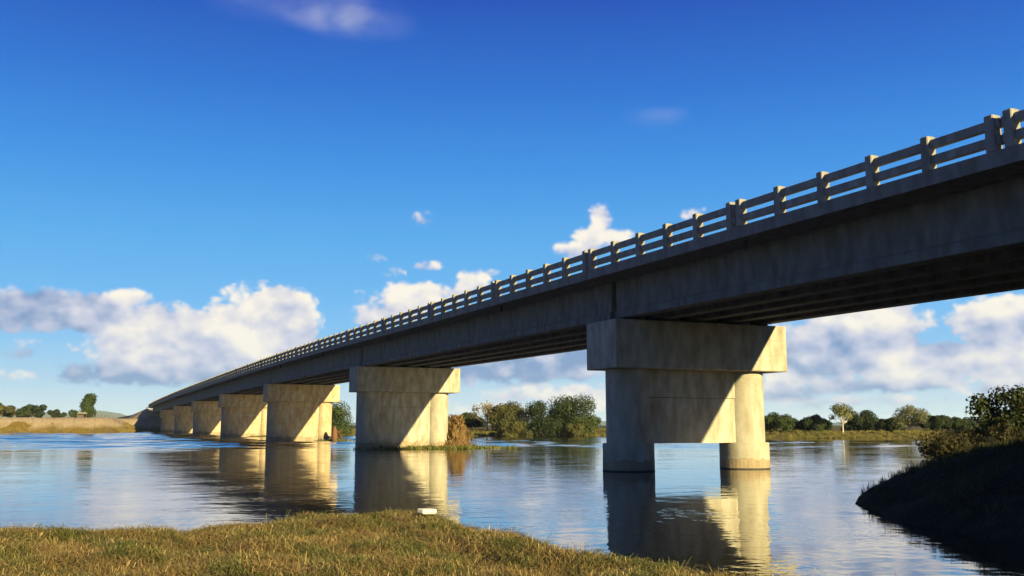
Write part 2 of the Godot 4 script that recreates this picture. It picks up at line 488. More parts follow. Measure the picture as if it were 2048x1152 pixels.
func make_ground() -> void:
	shores.append(PackedVector2Array([Vector2(-3600, 24), Vector2(-200, 26), Vector2(-60, 22), Vector2(-20, 18.2), Vector2(-5, 16.6), Vector2(-1, 16.2), Vector2(1.0, 15.4), Vector2(2.3, 15.5), Vector2(3.3, 16.6), Vector2(5.4, 16.8), Vector2(5.9, 15.0), Vector2(5.75, 13.0), Vector2(5.6, 11.3), Vector2(6.1, 9.1), Vector2(7.1, 7.2), Vector2(8.6, 5.0), Vector2(10.5, 4.6), Vector2(12.2, 6.6), Vector2(13.6, 10.0), Vector2(15.3, 15.6), Vector2(17.0, 18.6), Vector2(18.7, 20.8), Vector2(21.0, 22.3), Vector2(25.6, 26.0), Vector2(33.0, 31.4), Vector2(43.0, 40.0), Vector2(61.0, 57.0), Vector2(95, 64), Vector2(170, 62), Vector2(420, 56), Vector2(3600, 50), Vector2(3600, -3000), Vector2(-3600, -3000)]))
	shores.append(PackedVector2Array([Vector2(-3600, 340), Vector2(-400, 330), Vector2(-100, 285), Vector2(-17, 273), Vector2(9, 262), Vector2(15, 275), Vector2(18, 305), Vector2(31, 305), Vector2(34, 270), Vector2(38, 225), Vector2(46, 182), Vector2(60, 158.5), Vector2(81, 149.5), Vector2(91, 118), Vector2(108, 105), Vector2(170, 97), Vector2(420, 92), Vector2(3600, 90), Vector2(3600, 5200), Vector2(-3600, 5200)]))
	var vs := []
	var x := -3500.0
	while x < -400.0: vs.append(x); x *= 0.72
	x = -400.0
	while x < -60.0: vs.append(x); x += 15.0
	x = -60.0
	while x < -8.0: vs.append(x); x += 2.0
	x = -8.0
	while x < 34.0: vs.append(x); x += 0.5
	while x < 130.0: vs.append(x); x += 2.0
	while x < 400.0: vs.append(x); x += 15.0
	while x < 3500.0: vs.append(x); x *= 1.4
	vs.append(3500.0)
	var us := []
	x = -1500.0
	while x < -60.0: us.append(x); x *= 0.6
	x = -50.0
	while x < -8.0: us.append(x); x += 2.0
	while x < 36.0: us.append(x); x += 0.5
	while x < 100.0: us.append(x); x += 2.0
	while x < 345.0: us.append(x); x += 2.5
	while x < 700.0: us.append(x); x += 18.0
	while x < 5000.0: us.append(x); x *= 1.4
	us.append(5100.0)
	var nv := vs.size()
	var nu := us.size()
	var vert := PackedVector3Array()
	var colr := PackedColorArray()
	var norm := PackedVector3Array()
	var idx := PackedInt32Array()
	vert.resize(nv * nu)
	colr.resize(nv * nu)
	norm.resize(nv * nu)
	for j in nu:
		for i in nv:
			var v: float = vs[i]
			var u: float = us[j]
			vert[j * nv + i] = Vector3(v, ground(v, u), -u)
			var k := nz.get_noise_2d(v * 5.0, u * 5.0) * 0.5 + 0.5
			var c: Color
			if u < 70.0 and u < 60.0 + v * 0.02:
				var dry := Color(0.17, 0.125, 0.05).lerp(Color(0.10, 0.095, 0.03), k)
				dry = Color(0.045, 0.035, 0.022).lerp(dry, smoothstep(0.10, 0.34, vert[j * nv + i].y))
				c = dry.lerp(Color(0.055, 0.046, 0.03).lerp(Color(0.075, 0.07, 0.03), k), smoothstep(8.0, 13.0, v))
			else:
				var y := vert[j * nv + i].y
				var sand := Color(0.62, 0.49, 0.33)
				var gold := Color(0.33, 0.22, 0.055).lerp(Color(0.24, 0.19, 0.06), k)
				var left := 1.0 - smoothstep(30.0, 60.0, v)
				var band := smoothstep(0.5 + k * 0.9, 1.5 + k * 0.7, y)
				c = Color(0.26, 0.2, 0.08).lerp(Color(0.14, 0.14, 0.05), k).lerp(gold.lerp(sand, band), left)
				if u > 400.0:
					c = Color(0.10, 0.11, 0.05)
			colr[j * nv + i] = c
	for j in nu:
		for i in nv:
			var a := vert[j * nv + maxi(i - 1, 0)]
			var b := vert[j * nv + mini(i + 1, nv - 1)]
			var c2 := vert[maxi(j - 1, 0) * nv + i]
			var d := vert[mini(j + 1, nu - 1) * nv + i]
			var nn := (b - a).cross(d - c2).normalized()
			norm[j * nv + i] = nn if nn.y > 0 else -nn
			if i < nv - 1 and j < nu - 1:
				var o := j * nv + i
				idx.append_array(PackedInt32Array([o, o + nv, o + nv + 1, o, o + nv + 1, o + 1]))
	var arr := []
	arr.resize(Mesh.ARRAY_MAX)
	arr[Mesh.ARRAY_VERTEX] = vert
	arr[Mesh.ARRAY_NORMAL] = norm
	arr[Mesh.ARRAY_COLOR] = colr
	arr[Mesh.ARRAY_INDEX] = idx
	var m := ArrayMesh.new()
	m.add_surface_from_arrays(Mesh.PRIMITIVE_TRIANGLES, arr)
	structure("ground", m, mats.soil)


func make_water() -> void:
	# calm water before the camera; farther out, past uneven current lines, real wavelets
	var u0 := 34.0
	var u1 := 312.0
	var v0 := -84.0
	var v1 := 132.0
	var flat := Shape.new()
	flat.quad(Vector3(-3000, 0, 40), Vector3(3000, 0, 40), Vector3(3000, 0, -u0), Vector3(-3000, 0, -u0), Vector3.UP)
	flat.quad(Vector3(-3000, 0, -u0), Vector3(v0, 0, -u0), Vector3(v0, 0, -u1), Vector3(-3000, 0, -u1), Vector3.UP)
	flat.quad(Vector3(v1, 0, -u0), Vector3(3000, 0, -u0), Vector3(3000, 0, -u1), Vector3(v1, 0, -u1), Vector3.UP)
	flat.quad(Vector3(-3000, 0, -u1), Vector3(3000, 0, -u1), Vector3(3000, 0, -345), Vector3(-3000, 0, -345), Vector3.UP)
	var m := water_material(0.09, 26.0, 81)
	structure("river_water", flat, m)
	var f := FastNoiseLite.new()
	f.seed = 14
	f.frequency = 0.022
	f.fractal_octaves = 4
	var w := FastNoiseLite.new()
	w.seed = 21
	w.frequency = 0.30
	w.fractal_octaves = 3
	var nu := 640
	var nv := 170
	var vert := PackedVector3Array()
	var norm := PackedVector3Array()
	var idx := PackedInt32Array()
	vert.resize((nu + 1) * (nv + 1))
	norm.resize((nu + 1) * (nv + 1))
	for j in nu + 1:
		var u := lerpf(u0, u1, float(j) / nu)
		for i in nv + 1:
			var v := lerpf(v0, v1, float(i) / nv)
			var z := u * 0.918 + v * 0.397
			var edge := z + f.get_noise_2d(v, u * 0.7) * 16.0
			var amp := 0.028 * smoothstep(62.0, 70.0, edge) + 0.19 * smoothstep(74.0, 96.0, edge)
			amp *= clampf(0.75 + 1.1 * f.get_noise_2d(v * 1.3 + 300.0, u * 2.2), 0.35, 1.0) * (1.0 - 0.62 * smoothstep(20.0, 60.0, v))
			amp *= smoothstep(0.0, 6.0, minf(minf(u - u0, u1 - u), minf(v - v0, v1 - v)))
			vert[j * (nv + 1) + i] = Vector3(v, amp * w.get_noise_2d(v * 0.26, u), -u)
	for j in nu + 1:
		for i in nv + 1:
			var o := j * (nv + 1) + i
			var dv := vert[o + (1 if i < nv else 0)] - vert[o - (1 if i > 0 else 0)]
			var du := vert[o + (nv + 1 if j < nu else 0)] - vert[o - (nv + 1 if j > 0 else 0)]
			norm[o] = dv.cross(du).normalized() * (1.0 if dv.cross(du).y > 0.0 else -1.0)
			if i < nv and j < nu:
				idx.append_array(PackedInt32Array([o, o + nv + 1, o + nv + 2, o, o + nv + 2, o + 1]))
	var arr := []
	arr.resize(Mesh.ARRAY_MAX)
	arr[Mesh.ARRAY_VERTEX] = vert
	arr[Mesh.ARRAY_NORMAL] = norm
	arr[Mesh.ARRAY_INDEX] = idx
	var am := ArrayMesh.new()
	am.add_surface_from_arrays(Mesh.PRIMITIVE_TRIANGLES, arr)
	structure("rippled_water", am, m)


func make_hills() -> void:
	var s := Shape.new()
	var f := FastNoiseLite.new()
	f.seed = 9
	f.frequency = 0.05
	f.fractal_octaves = 4
	var rings := 7
	var prev := []
	for i in 181:
		var a := deg_to_rad(-90.0 + i)
		var top := 46.0 + f.get_noise_1d(i * 3.1) * 55.0
		if i - 90 > -9 and i - 90 < -1:
			top += 26.0
		if i - 90 > 6:
			top *= 0.35
		top = maxf(top, 10.0)
		var line := []
		for r in rings:
			var t := r / float(rings - 1)
			var rad := 3900.0 + t * 900.0 + f.get_noise_2d(i * 2.0, r * 9.0) * 120.0
			var y := -2.0 + top * sin(t * PI) * (0.85 + 0.3 * f.get_noise_2d(i * 7.0, r * 30.0))
			line.append(Vector3(sin(a) * rad, y, -cos(a) * rad))
		if prev:
			for r in rings - 1:
				s.quad(prev[r], line[r], line[r + 1], prev[r + 1], Vector3.UP)
		prev = line
	s.col = Color(1, 1, 1)
	structure("hills", s, plain(lin(0.07, 0.09, 0.06), 0.95, Color(0, 0, 0), false))


# ------------------------------------------------------------------ bridge
func stations(u0: float, u1: float, n: int) -> Array:
	var us := PackedFloat32Array()
	var ys := PackedFloat32Array()
	for i in n + 1:
		var u := lerpf(u0, u1, float(i) / n)
		us.append(u)
		ys.append(deck(u))
	return [us, ys]


func railing(parent: Node3D, v: float, u0: float, u1: float, inward: float, meshes: Dictionary) -> void:
	# one panel of the parapet: six posts and two rails on a curb
	var y0 := deck(u0)
	var y1 := deck(u1)
	var um := (u0 + u1) * 0.5
	var slope := atan2(y1 - y0, u1 - u0)
	var hub := part("railing_panel", meshes.curb, mats.deck, parent)
	hub.position = Vector3(v + inward * 0.17, (y0 + y1) * 0.5, -um)
	hub.rotation.x = slope
	for i in 6:
		var z := -5.25 + 0.265 + i * (10.5 - 0.53) / 5.0
		part("railing_post", meshes.post, mats.rail, hub, Vector3(0, 0, -z))
	part("upper_rail", meshes.rail, mats.rail, hub, Vector3(0, -0.225, 0))
	part("lower_rail", meshes.rail, mats.rail, hub, Vector3(0, -0.64, 0))


func make_span(u0: float, u1: float, label: String, meshes: Dictionary) -> void:
	var t := thing("bridge_span", label, "bridge", Vector3.ZERO, "concrete spans of the girder bridge")
	var a := stations(u0 + 0.03, u1 - 0.03, 8)
	var s := Shape.new()
	s.sweep(PackedVector2Array([Vector2(EDGE_L, -1.32), Vector2(EDGE_R, -1.32), Vector2(EDGE_R, -1.10), Vector2(EDGE_L, -1.10)]), a[0], a[1])
	part("deck_slab", s, mats.deck, t)
	var b := stations(u0 + 0.22, u1 - 0.22, 8)
	for i in 5:
		var c := 21.12 + i * 1.745
		var g := Shape.new()
		g.sweep(PackedVector2Array([Vector2(c - 0.22, -1.323), Vector2(c - 0.22, -2.58), Vector2(c - 0.29, -2.66), Vector2(c - 0.29, -2.93), Vector2(c - 0.27, -2.95), Vector2(c + 0.27, -2.95), Vector2(c + 0.29, -2.93), Vector2(c + 0.29, -2.66), Vector2(c + 0.22, -2.58), Vector2(c + 0.22, -1.323)]), b[0], b[1])
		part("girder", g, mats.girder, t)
	for f in [0.03, 0.335, 0.665, 0.97]:
		var u := lerpf(u0 + 0.22, u1 - 0.22, f)
		for i in 4:
			var d := Shape.new()
			d.box(Vector3(21.12 + (i + 0.5) * 1.745, deck(u) - 2.02, -u), Vector3(1.745 - 0.446, 1.38, 0.3))
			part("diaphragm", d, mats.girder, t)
	for k in 4:
		var p0 := lerpf(u0, u1, k / 4.0)
		var p1 := lerpf(u0, u1, (k + 1) / 4.0)
		railing(t, EDGE_L, p0, p1, 1.0, meshes)
		railing(t, EDGE_R, p0, p1, -1.0, meshes)
	# drain spouts under the deck edge
	for f in [0.25, 0.75]:
		var u := lerpf(u0, u1, f)
		var sp := Shape.new()
		sp.cone(Vector3(20.05, deck(u) - 1.322, -u), Vector3(20.05, deck(u) - 1.62, -u), 0.06, 0.06, 10)
		part("drain_spout", sp, mats.rubber, t)


func make_pier(i: int, label: String) -> void:
	var u := PIER_U + SPAN * i
	var bottoms := [4.26, 4.56, 4.67, 4.66, 4.46, 4.12, 3.76]
	var top := deck(u) - 3.02
	var cb: float = bottoms[i]
	if i == 0:
		top -= 0.04
	var m: Material = mats.pier if i < 2 else mats.pier_old
	var t := thing("bridge_pier", label, "pier", Vector3(24.6, 0, -u), "concrete piers of the girder bridge")
	var cap := Shape.new()
	cap.box(Vector3(0, (top + cb) * 0.5, 0), Vector3(8.79, top - cb, 2.6), 0.035)
	part("pier_cap", cap, m, t)
	# raised seams left by the formwork boards
	var hcap := top - cb
	for q in 2:
		var seam := Shape.new()
		seam.box(Vector3(0, cb + hcap * (0.36 + 0.33 * q), 1.304), Vector3(8.7, 0.028, 0.016))
		seam.box(Vector3(-4.399, cb + hcap * (0.36 + 0.33 * q), 0), Vector3(0.016, 0.028, 2.5))
		part("form_seam", seam, m, t)
	for q in 3:
		var seam := Shape.new()
		seam.box(Vector3(-2.2 + q * 2.2, (top + cb) * 0.5, 1.306), Vector3(0.028, hcap - 0.08, 0.016))
		part("form_seam", seam, m, t)
	var wb := 1.144 if i == 0 else -1.6
	var wall := Shape.new()
	wall.box(Vector3(-0.15, (wb + cb - 1.2) * 0.5, 0), Vector3(4.6, cb - 1.2 - wb, 0.96))
	part("pier_wall", wall, m, t)
	var lift := Shape.new()
	lift.box(Vector3(-0.15, cb - 0.592, 0), Vector3(4.6, 1.184, 1.02), 0.012)
	part("upper_wall", lift, m, t)
	for x in [-3.12, 2.83]:
		var col := Shape.new()
		col.cone(Vector3(x, 1.15 if i == 0 else -2.7, 0), Vector3(x, cb - 0.002, 0), 0.93, 0.93, 40, false)
		part("column", col, m, t)
		if i == 0:
			var pile := Shape.new()
			pile.cone(Vector3(x, -2.7, 0), Vector3(x, 1.12, 0), 1.095, 1.095, 40)
			pile.cone(Vector3(x, 1.12, 0), Vector3(x, 1.152, 0), 1.095, 1.065, 40)
			part("pile_collar", pile, m, t)
			var wet := Shape.new()
			wet.cone(Vector3(x, -0.2, 0), Vector3(x, 0.05, 0), 1.106, 1.106, 40)
			part("wet_band", wet, mats.rubber, t)
	# dried silt left by higher water
	var silt := Shape.new()
	var tops := []
	for q in 41:
		tops.append((0.42 if i == 0 else 0.55) + 0.22 * nz.get_noise_2d(q * 9.0, i * 60.0) + 0.05 * sin(q * 2.3))
	tops[40] = tops[0]
	for x in [-3.12, 2.83]:
		var rr := 1.1 if i == 0 else 0.936
		for q in 40:
			var n0 := Vector3(cos(TAU * q / 40.0), 0, sin(TAU * q / 40.0))
			var n1 := Vector3(cos(TAU * (q + 1) / 40.0), 0, sin(TAU * (q + 1) / 40.0))
			var c0 := Vector3(x, 0, 0)
			silt.quad(c0 + n0 * rr + Vector3(0, -0.3, 0), c0 + n1 * rr + Vector3(0, -0.3, 0), c0 + n1 * rr + Vector3(0, tops[q + 1], 0), c0 + n0 * rr + Vector3(0, tops[q], 0), n0 + n1)
	if i > 0:
		for q in 40:
			var xa := -2.4 + q * 0.11
			silt.quad(Vector3(xa, -0.3, 0.484), Vector3(xa + 0.11, -0.3, 0.484), Vector3(xa + 0.11, tops[q + 1], 0.484), Vector3(xa, tops[q], 0.484), Vector3(0, 0, 1))
	part("silt_band", silt, mats.silt, t)
	for k in 5:
		for z in [-0.62, 0.62]:
			var pad := Shape.new()
			var gap := deck(u - z) - 2.95 - top
			pad.box(Vector3(21.12 + k * 1.745 - 24.6, top + gap * 0.5, z), Vector3(0.45, gap - 0.004, 0.5))
			part("bearing_pad", pad, mats.rubber, t)


func make_bridge() -> void:
	var curb := Shape.new()
	curb.box(Vector3(0, -1.011, 0), Vector3(0.34, 0.17, 10.5))
	var post := Shape.new()
	post.box(Vector3(0, -0.462, 0), Vector3(0.30, 0.92, 0.26), 0.025)
	var rail := Shape.new()
	rail.box(Vector3(0.02, 0, 0), Vector3(0.17, 0.23, 10.44), 0.015)
	var meshes := {"curb": curb.mesh(), "post": post.mesh(), "rail": rail.mesh()}
	var sl := ["near end span overhead at the right edge, from the bank to the first pier", "second span from the right, between the two nearest piers", "third span from the right, between the second and third piers", "fourth span from the right, behind the third pier", "fifth span from the right, above the fourth pier's far side", "sixth span from the right, low over the far water", "seventh span from the right, small beside the far bank", "last far span of the bridge, meeting the sandy embankment"]
	for i in 8:
		make_span(PIER_U + SPAN * (i - 1), PIER_U + SPAN * i, sl[i], meshes)
	var pl := ["nearest concrete pier, its wall raised on two round pile collars in the water", "second pier from the right, with the brown debris heap against its right column", "third pier from the right, brown stained with a dark stump at its right foot", "fourth pier from the right, half lit with a green line at its foot", "fifth pier from the right, smaller and brown stained, low in the water", "sixth pier from the right, small, a thin lit strip at its right side", "farthest small pier, standing just before the sandy embankment"]
	for i in 7:
		make_pier(i, pl[i])
	# far abutment, set in the embankment
	var ab := thing("bridge_abutment", "far concrete abutment where the bridge meets the sandy embankment", "abutment")
	var ua := PIER_U + SPAN * 7
	var s := Shape.new()
	s.box(Vector3(24.6, deck(ua) - 5.5, -(ua + 0.5)), Vector3(10.0, 5.0, 2.0), 0.03)
	part("breast_wall", s, mats.pier_old, ab)
	for x in [19.7, 29.5]:
		var w := Shape.new()
		w.box(Vector3(x, deck(ua) - 3.6, -(ua + 4.6)), Vector3(0.4, 5.4, 6.1), 0.03)
		part("wing_wall", w, mats.pier_old, ab)
	var ab2 := thing("bridge_abutment", "near concrete abutment in the embankment behind the photographer's right", "abutment")
	ua = PIER_U - SPAN
	var s2 := Shape.new()
	s2.box(Vector3(24.6, deck(ua) - 6.1, -(ua - 0.6)), Vector3(10.0, 6.2, 2.2), 0.03)
	part("breast_wall", s2, mats.pier_old, ab2)
	for x in [19.7, 29.5]:
		var w := Shape.new()
		w.box(Vector3(x, deck(ua) - 3.6, -(ua - 4.8)), Vector3(0.4, 5.4, 6.1), 0.03)
		part("wing_wall", w, mats.pier_old, ab2)


# ------------------------------------------------------------------ plants
func rand_dir() -> Vector3:
	var z := rng.randf_range(-1, 1)
	var a := rng.randf() * TAU
	var r := sqrt(1.0 - z * z)
	return Vector3(r * cos(a), z, r * sin(a))


func tree(called: String, label: String, category: String, group: String, at: Vector3, w: float, h: float, o: Dictionary) -> Node3D:
	# o: lobes, leaf, count, light, dark (leaf colours), bark, bare (share of bare trunk), flat, twigs
	var t := thing(called, label, category, at, group)
	var bare: float = o.get("bare", 0.12)
	var light: Color = o.get("light", Color(0.09, 0.12, 0.03))
	var dark: Color = o.get("dark", Color(0.04, 0.062, 0.018))
	var lobes := []
	var n: int = o.get("lobes", 7)
	var ch := h * (1.0 - bare)
	for i in n:
		var a := TAU * (i + rng.randf()) / n
		var yy := rng.randf_range(0.18, 0.82)
		if o.has("column"):
			yy = 0.1 + 0.78 * i / n
		var reach: float = w * 0.5 * rng.randf_range(0.35, 0.72) * sqrt(maxf(0.1, 1.0 - pow(absf(yy - 0.35) / 0.75, 2.0)))
		var r: float = minf(w, ch) * rng.randf_range(0.22, 0.36) * float(o.get("small", 1.0))
		if o.has("column"):
			reach = w * 0.12
			r = w * lerpf(0.40, 0.30, yy) * rng.randf_range(0.85, 1.15)
		lobes.append([Vector3(cos(a) * reach, h * bare + ch * yy, sin(a) * reach), r])
	if not o.has("column"):
		lobes.append([Vector3(rng.randf_range(-0.1, 0.1) * w, h - minf(w, ch) * 0.24, 0), minf(w, ch) * 0.24])
	lobes.append([Vector3(0, h * bare + ch * 0.4, 0), minf(w, ch) * 0.3])
	# trunk and limbs
	var tr := Shape.new()
	var bark: Color = o.get("bark", Color(0.10, 0.075, 0.05))
	tr.col = bark
	var r0: float = o.get("trunk", h * 0.035)
	var fork := Vector3(rng.randf_range(-0.04, 0.04) * w, h * maxf(bare * 0.9, 0.2), rng.randf_range(-0.04, 0.04) * w)
	tr.tube([Vector3(0, -0.3, 0), Vector3(fork.x * 0.4, fork.y * 0.5, fork.z * 0.4), fork], [r0 * 1.25, r0, r0 * 0.8], 8)
	for l in lobes:
		var p: Vector3 = l[0]
		var mid := fork.lerp(p, 0.55) + Vector3(0, -0.06 * h, 0)
		tr.tube([fork, mid, p], [r0 * 0.6, r0 * 0.35, r0 * 0.12], 5)
		for k in int(o.get("twigs", 2)):
			var q: Vector3 = p + rand_dir() * float(l[1])
			tr.tube([mid.lerp(p, rng.randf_range(0.2, 0.9)), q], [r0 * 0.16, r0 * 0.05], 4)
	part("trunk", tr, mats.bark, t)
	var cr := Shape.new()
	var count: int = o.get("count", 1500)
	var size: float = o.get("leaf", 0.35)
	var tot := 0.0
	for l in lobes:
		tot += l[1] * l[1]
	var flat: float = o.get("flat", 0.8)
	for l in lobes:
		var tone := rng.randf()
		for i in int(count * l[1] * l[1] / tot):
			var d := rand_dir()
			var rr: float = l[1] * pow(rng.randf(), 0.35) * (1.0 + 0.25 * rng.randf())
			var p: Vector3 = (l[0] as Vector3) + Vector3(d.x, d.y * flat, d.z) * rr
			if p.y < 0.04 * h:
				continue
			var nrm := (d + rand_dir() * 0.8 + Vector3(0, 0.3, 0)).normalized()
			var along := nrm.cross(rand_dir()).normalized()
			cr.col = dark.lerp(light, clampf(tone * 0.55 + rng.randf() * 0.55, 0, 1))
			cr.leaf(p - along * size * 0.5, along, nrm, size * rng.randf_range(0.6, 1.3), size * 0.62)
	part("crown", cr, mats.leaf, t)
	return t


func on_ground(v: float, u: float) -> Vector3:
	return Vector3(v, ground(v, u) - 0.02, -u)


func clump(blades: int, l0: float, l1: float, wid: float, spread: float, droop: float) -> ArrayMesh:
	var s := Shape.new()
	for i in blades:
		var a := rng.randf() * TAU
		var out := Vector3(cos(a), 0, sin(a))
		var p := Vector3(rng.randf_range(-1, 1), 0, rng.randf_range(-1, 1)) * spread
		var l := rng.randf_range(l0, l1)
		var lean := rng.randf_range(0.15, 1.0) * droop
		var side := out.rotated(Vector3.UP, rng.randf_range(0.9, 2.2)) * wid * rng.randf_range(0.6, 1.3)
		s.col = Color(1, 1, 1) * rng.randf_range(0.65, 1.15)
		var mid := p + out * l * lean * 0.45 + Vector3(0, l * 0.55, 0)
		var tip := p + out * l * lean * 1.1 + Vector3(0, l * (0.95 - lean * 0.55), 0)
		var nn := out.cross(side).normalized() + Vector3(0, 0.4, 0)
		s.quad(p - side, p + side, mid + side * 0.8, mid - side * 0.8, nn)
		s.tri(mid - side * 0.8, mid + side * 0.8, tip, nn)
	return s.mesh()


func scatter(called: String, label: String, mesh: ArrayMesh, spots: Array, parent: Node = null, category := "grass") -> void:
	# spots: [position, size, colour]
	var mm := MultiMesh.new()
	mm.transform_format = MultiMesh.TRANSFORM_3D
	mm.use_colors = true
	mm.mesh = mesh
	mm.instance_count = spots.size()
	for i in spots.size():
		var s: Array = spots[i]
		var b := Basis(Vector3.UP, rng.randf() * TAU) * Basis(Vector3.RIGHT, rng.randf_range(-0.3, 0.3))
		mm.set_instance_transform(i, Transform3D(b.scaled(Vector3.ONE * s[1]), s[0]))
		mm.set_instance_color(i, s[2])
	var o := MultiMeshInstance3D.new()
	o.multimesh = mm
	o.material_override = mats.grass
	o.name = numbered(called) if parent == null else called
	if parent == null:
		add_child(o, true)
		tag(o, label, category, "", "stuff")
	else:
		parent.add_child(o, true)
		o.set_meta("kind", "stuff")


func make_grass() -> void:
	rng.seed = 33
	var mesh := clump(46, 0.05, 0.19, 0.0030, 0.10, 2.1)
	var spots := []
	var tries := 0
	while spots.size() < 30000 and tries < 120000:
		tries += 1
		var close := rng.randf() < 0.82
		var v := rng.randf_range(-3.5, 8.0) if close else rng.randf_range(-16.0, 10.0)
		var u := rng.randf_range(7.0, 17.6) if close else rng.randf_range(-4.0, 18.5)
		var near := shore_distance(v, u, shores[0])
		if near < -0.25:
			continue
		var patch := clampf(nz.get_noise_2d(v * 45.0 + 40.0, u * 45.0) * 0.9 + 0.5, 0.0, 1.0)
		if rng.randf() < (0.55 - patch) * 2.0 or (near < 0.7 and rng.randf() < 0.55 - nz.get_noise_2d(v * 40.0, u * 40.0 + 500.0) * 1.6):
			continue
		var c := Color(0.40, 0.28, 0.11).lerp(Color(0.165, 0.185, 0.05), clampf(nz.get_noise_2d(v * 55.0, u * 55.0 + 90.0) * 1.9 + 0.45 + rng.randf_range(-0.35, 0.35), 0, 1))
		if rng.randf() < 0.15:
			c = Color(0.55, 0.44, 0.20)
		c *= rng.randf_range(0.55, 1.2)
		var y := ground(v, u)
		spots.append([Vector3(v, y - 0.01, -u), rng.randf_range(0.65, 1.25) * (0.8 + patch * 0.5), c])
	scatter("bank_grass", "matted golden and olive grass on the bank in the foreground", mesh, spots)
	# taller dry stalks and dark green tufts standing out of the mat
	var tall := clump(9, 0.16, 0.42, 0.0028, 0.10, 1.5)
	spots = []
	tries = 0
	while spots.size() < 2600 and tries < 40000:
		tries += 1
		var v := rng.randf_range(-9.0, 8.5)
		var u := rng.randf_range(6.5, 17.6)
		var near := shore_distance(v, u, shores[0])
		if near < -0.1 or nz.get_noise_2d(v * 38.0, u * 38.0 + 200.0) < 0.02:
			continue
		spots.append([Vector3(v, ground(v, u) - 0.01, -u), rng.randf_range(0.5, 1.1), Color(0.50, 0.36, 0.15).lerp(Color(0.12, 0.15, 0.035), 1.0 if rng.randf() < 0.45 else rng.randf() * 0.4)])
	scatter("dry_stalks", "taller dry stalks and green tufts in the foreground grass", tall, spots)
	# weeds on the shaded right bank
	var wm := clump(22, 0.25, 0.6, 0.011, 0.2, 0.9)
	spots = []
	tries = 0
	while spots.size() < 7000 and tries < 60000:
		tries += 1
		var v := rng.randf_range(12.0, 62.0)
		var u := rng.randf_range(-2.0, 58.0)
		var near := shore_distance(v, u, shores[0])
		if near < 0.25 or near > 14.0:
			continue
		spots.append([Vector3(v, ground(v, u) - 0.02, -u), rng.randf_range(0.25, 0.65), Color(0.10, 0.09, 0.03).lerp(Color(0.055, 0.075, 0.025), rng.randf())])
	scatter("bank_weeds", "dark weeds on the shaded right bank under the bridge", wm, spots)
	# reeds and dry grass along the far shore
	var fm := clump(26, 0.5, 1.3, 0.05, 0.7, 0.7)
	spots = []
	tries = 0
	while spots.size() < 5200 and tries < 80000:
		tries += 1
		var v := rng.randf_range(30.0, 150.0)
		var u := rng.randf_range(96.0, 240.0)
		var far := shore_distance(v, u, shores[1])
		if far < 0.1 or far > 12.0:
			continue
		var k := nz.get_noise_2d(v * 3.0, u * 3.0) * 0.5 + 0.5
		spots.append([Vector3(v, ground(v, u) - 0.03, -u), rng.randf_range(0.2, 0.5) * (0.5 + k), Color(0.36, 0.30, 0.09).lerp(Color(0.17, 0.19, 0.05), clampf(k * 1.2 - 0.2 + rng.randf_range(-0.3, 0.3), 0, 1))])
	scatter("shore_grass", "yellow green grass along the far right shore below the trees", fm, spots)
	spots = []
	tries = 0
	while spots.size() < 3500 and tries < 60000:
		tries += 1
		var v := rng.randf_range(-70.0, 16.0)
		var u := rng.randf_range(262.0, 310.0)
		var far := shore_distance(v, u, shores[1])
		if far < 0.6 or far > 4.5 + 5.0 * nz.get_noise_2d(v * 6.0, 11.0) or nz.get_noise_2d(v * 4.0, u * 4.0) < -0.05:
			continue
		spots.append([Vector3(v, ground(v, u) - 0.03, -u), rng.randf_range(0.25, 0.7), Color(0.42, 0.27, 0.06).lerp(Color(0.28, 0.24, 0.07), rng.randf())])
	scatter("sandbank_grass", "golden dry grass on the sandy far left bank", fm, spots)


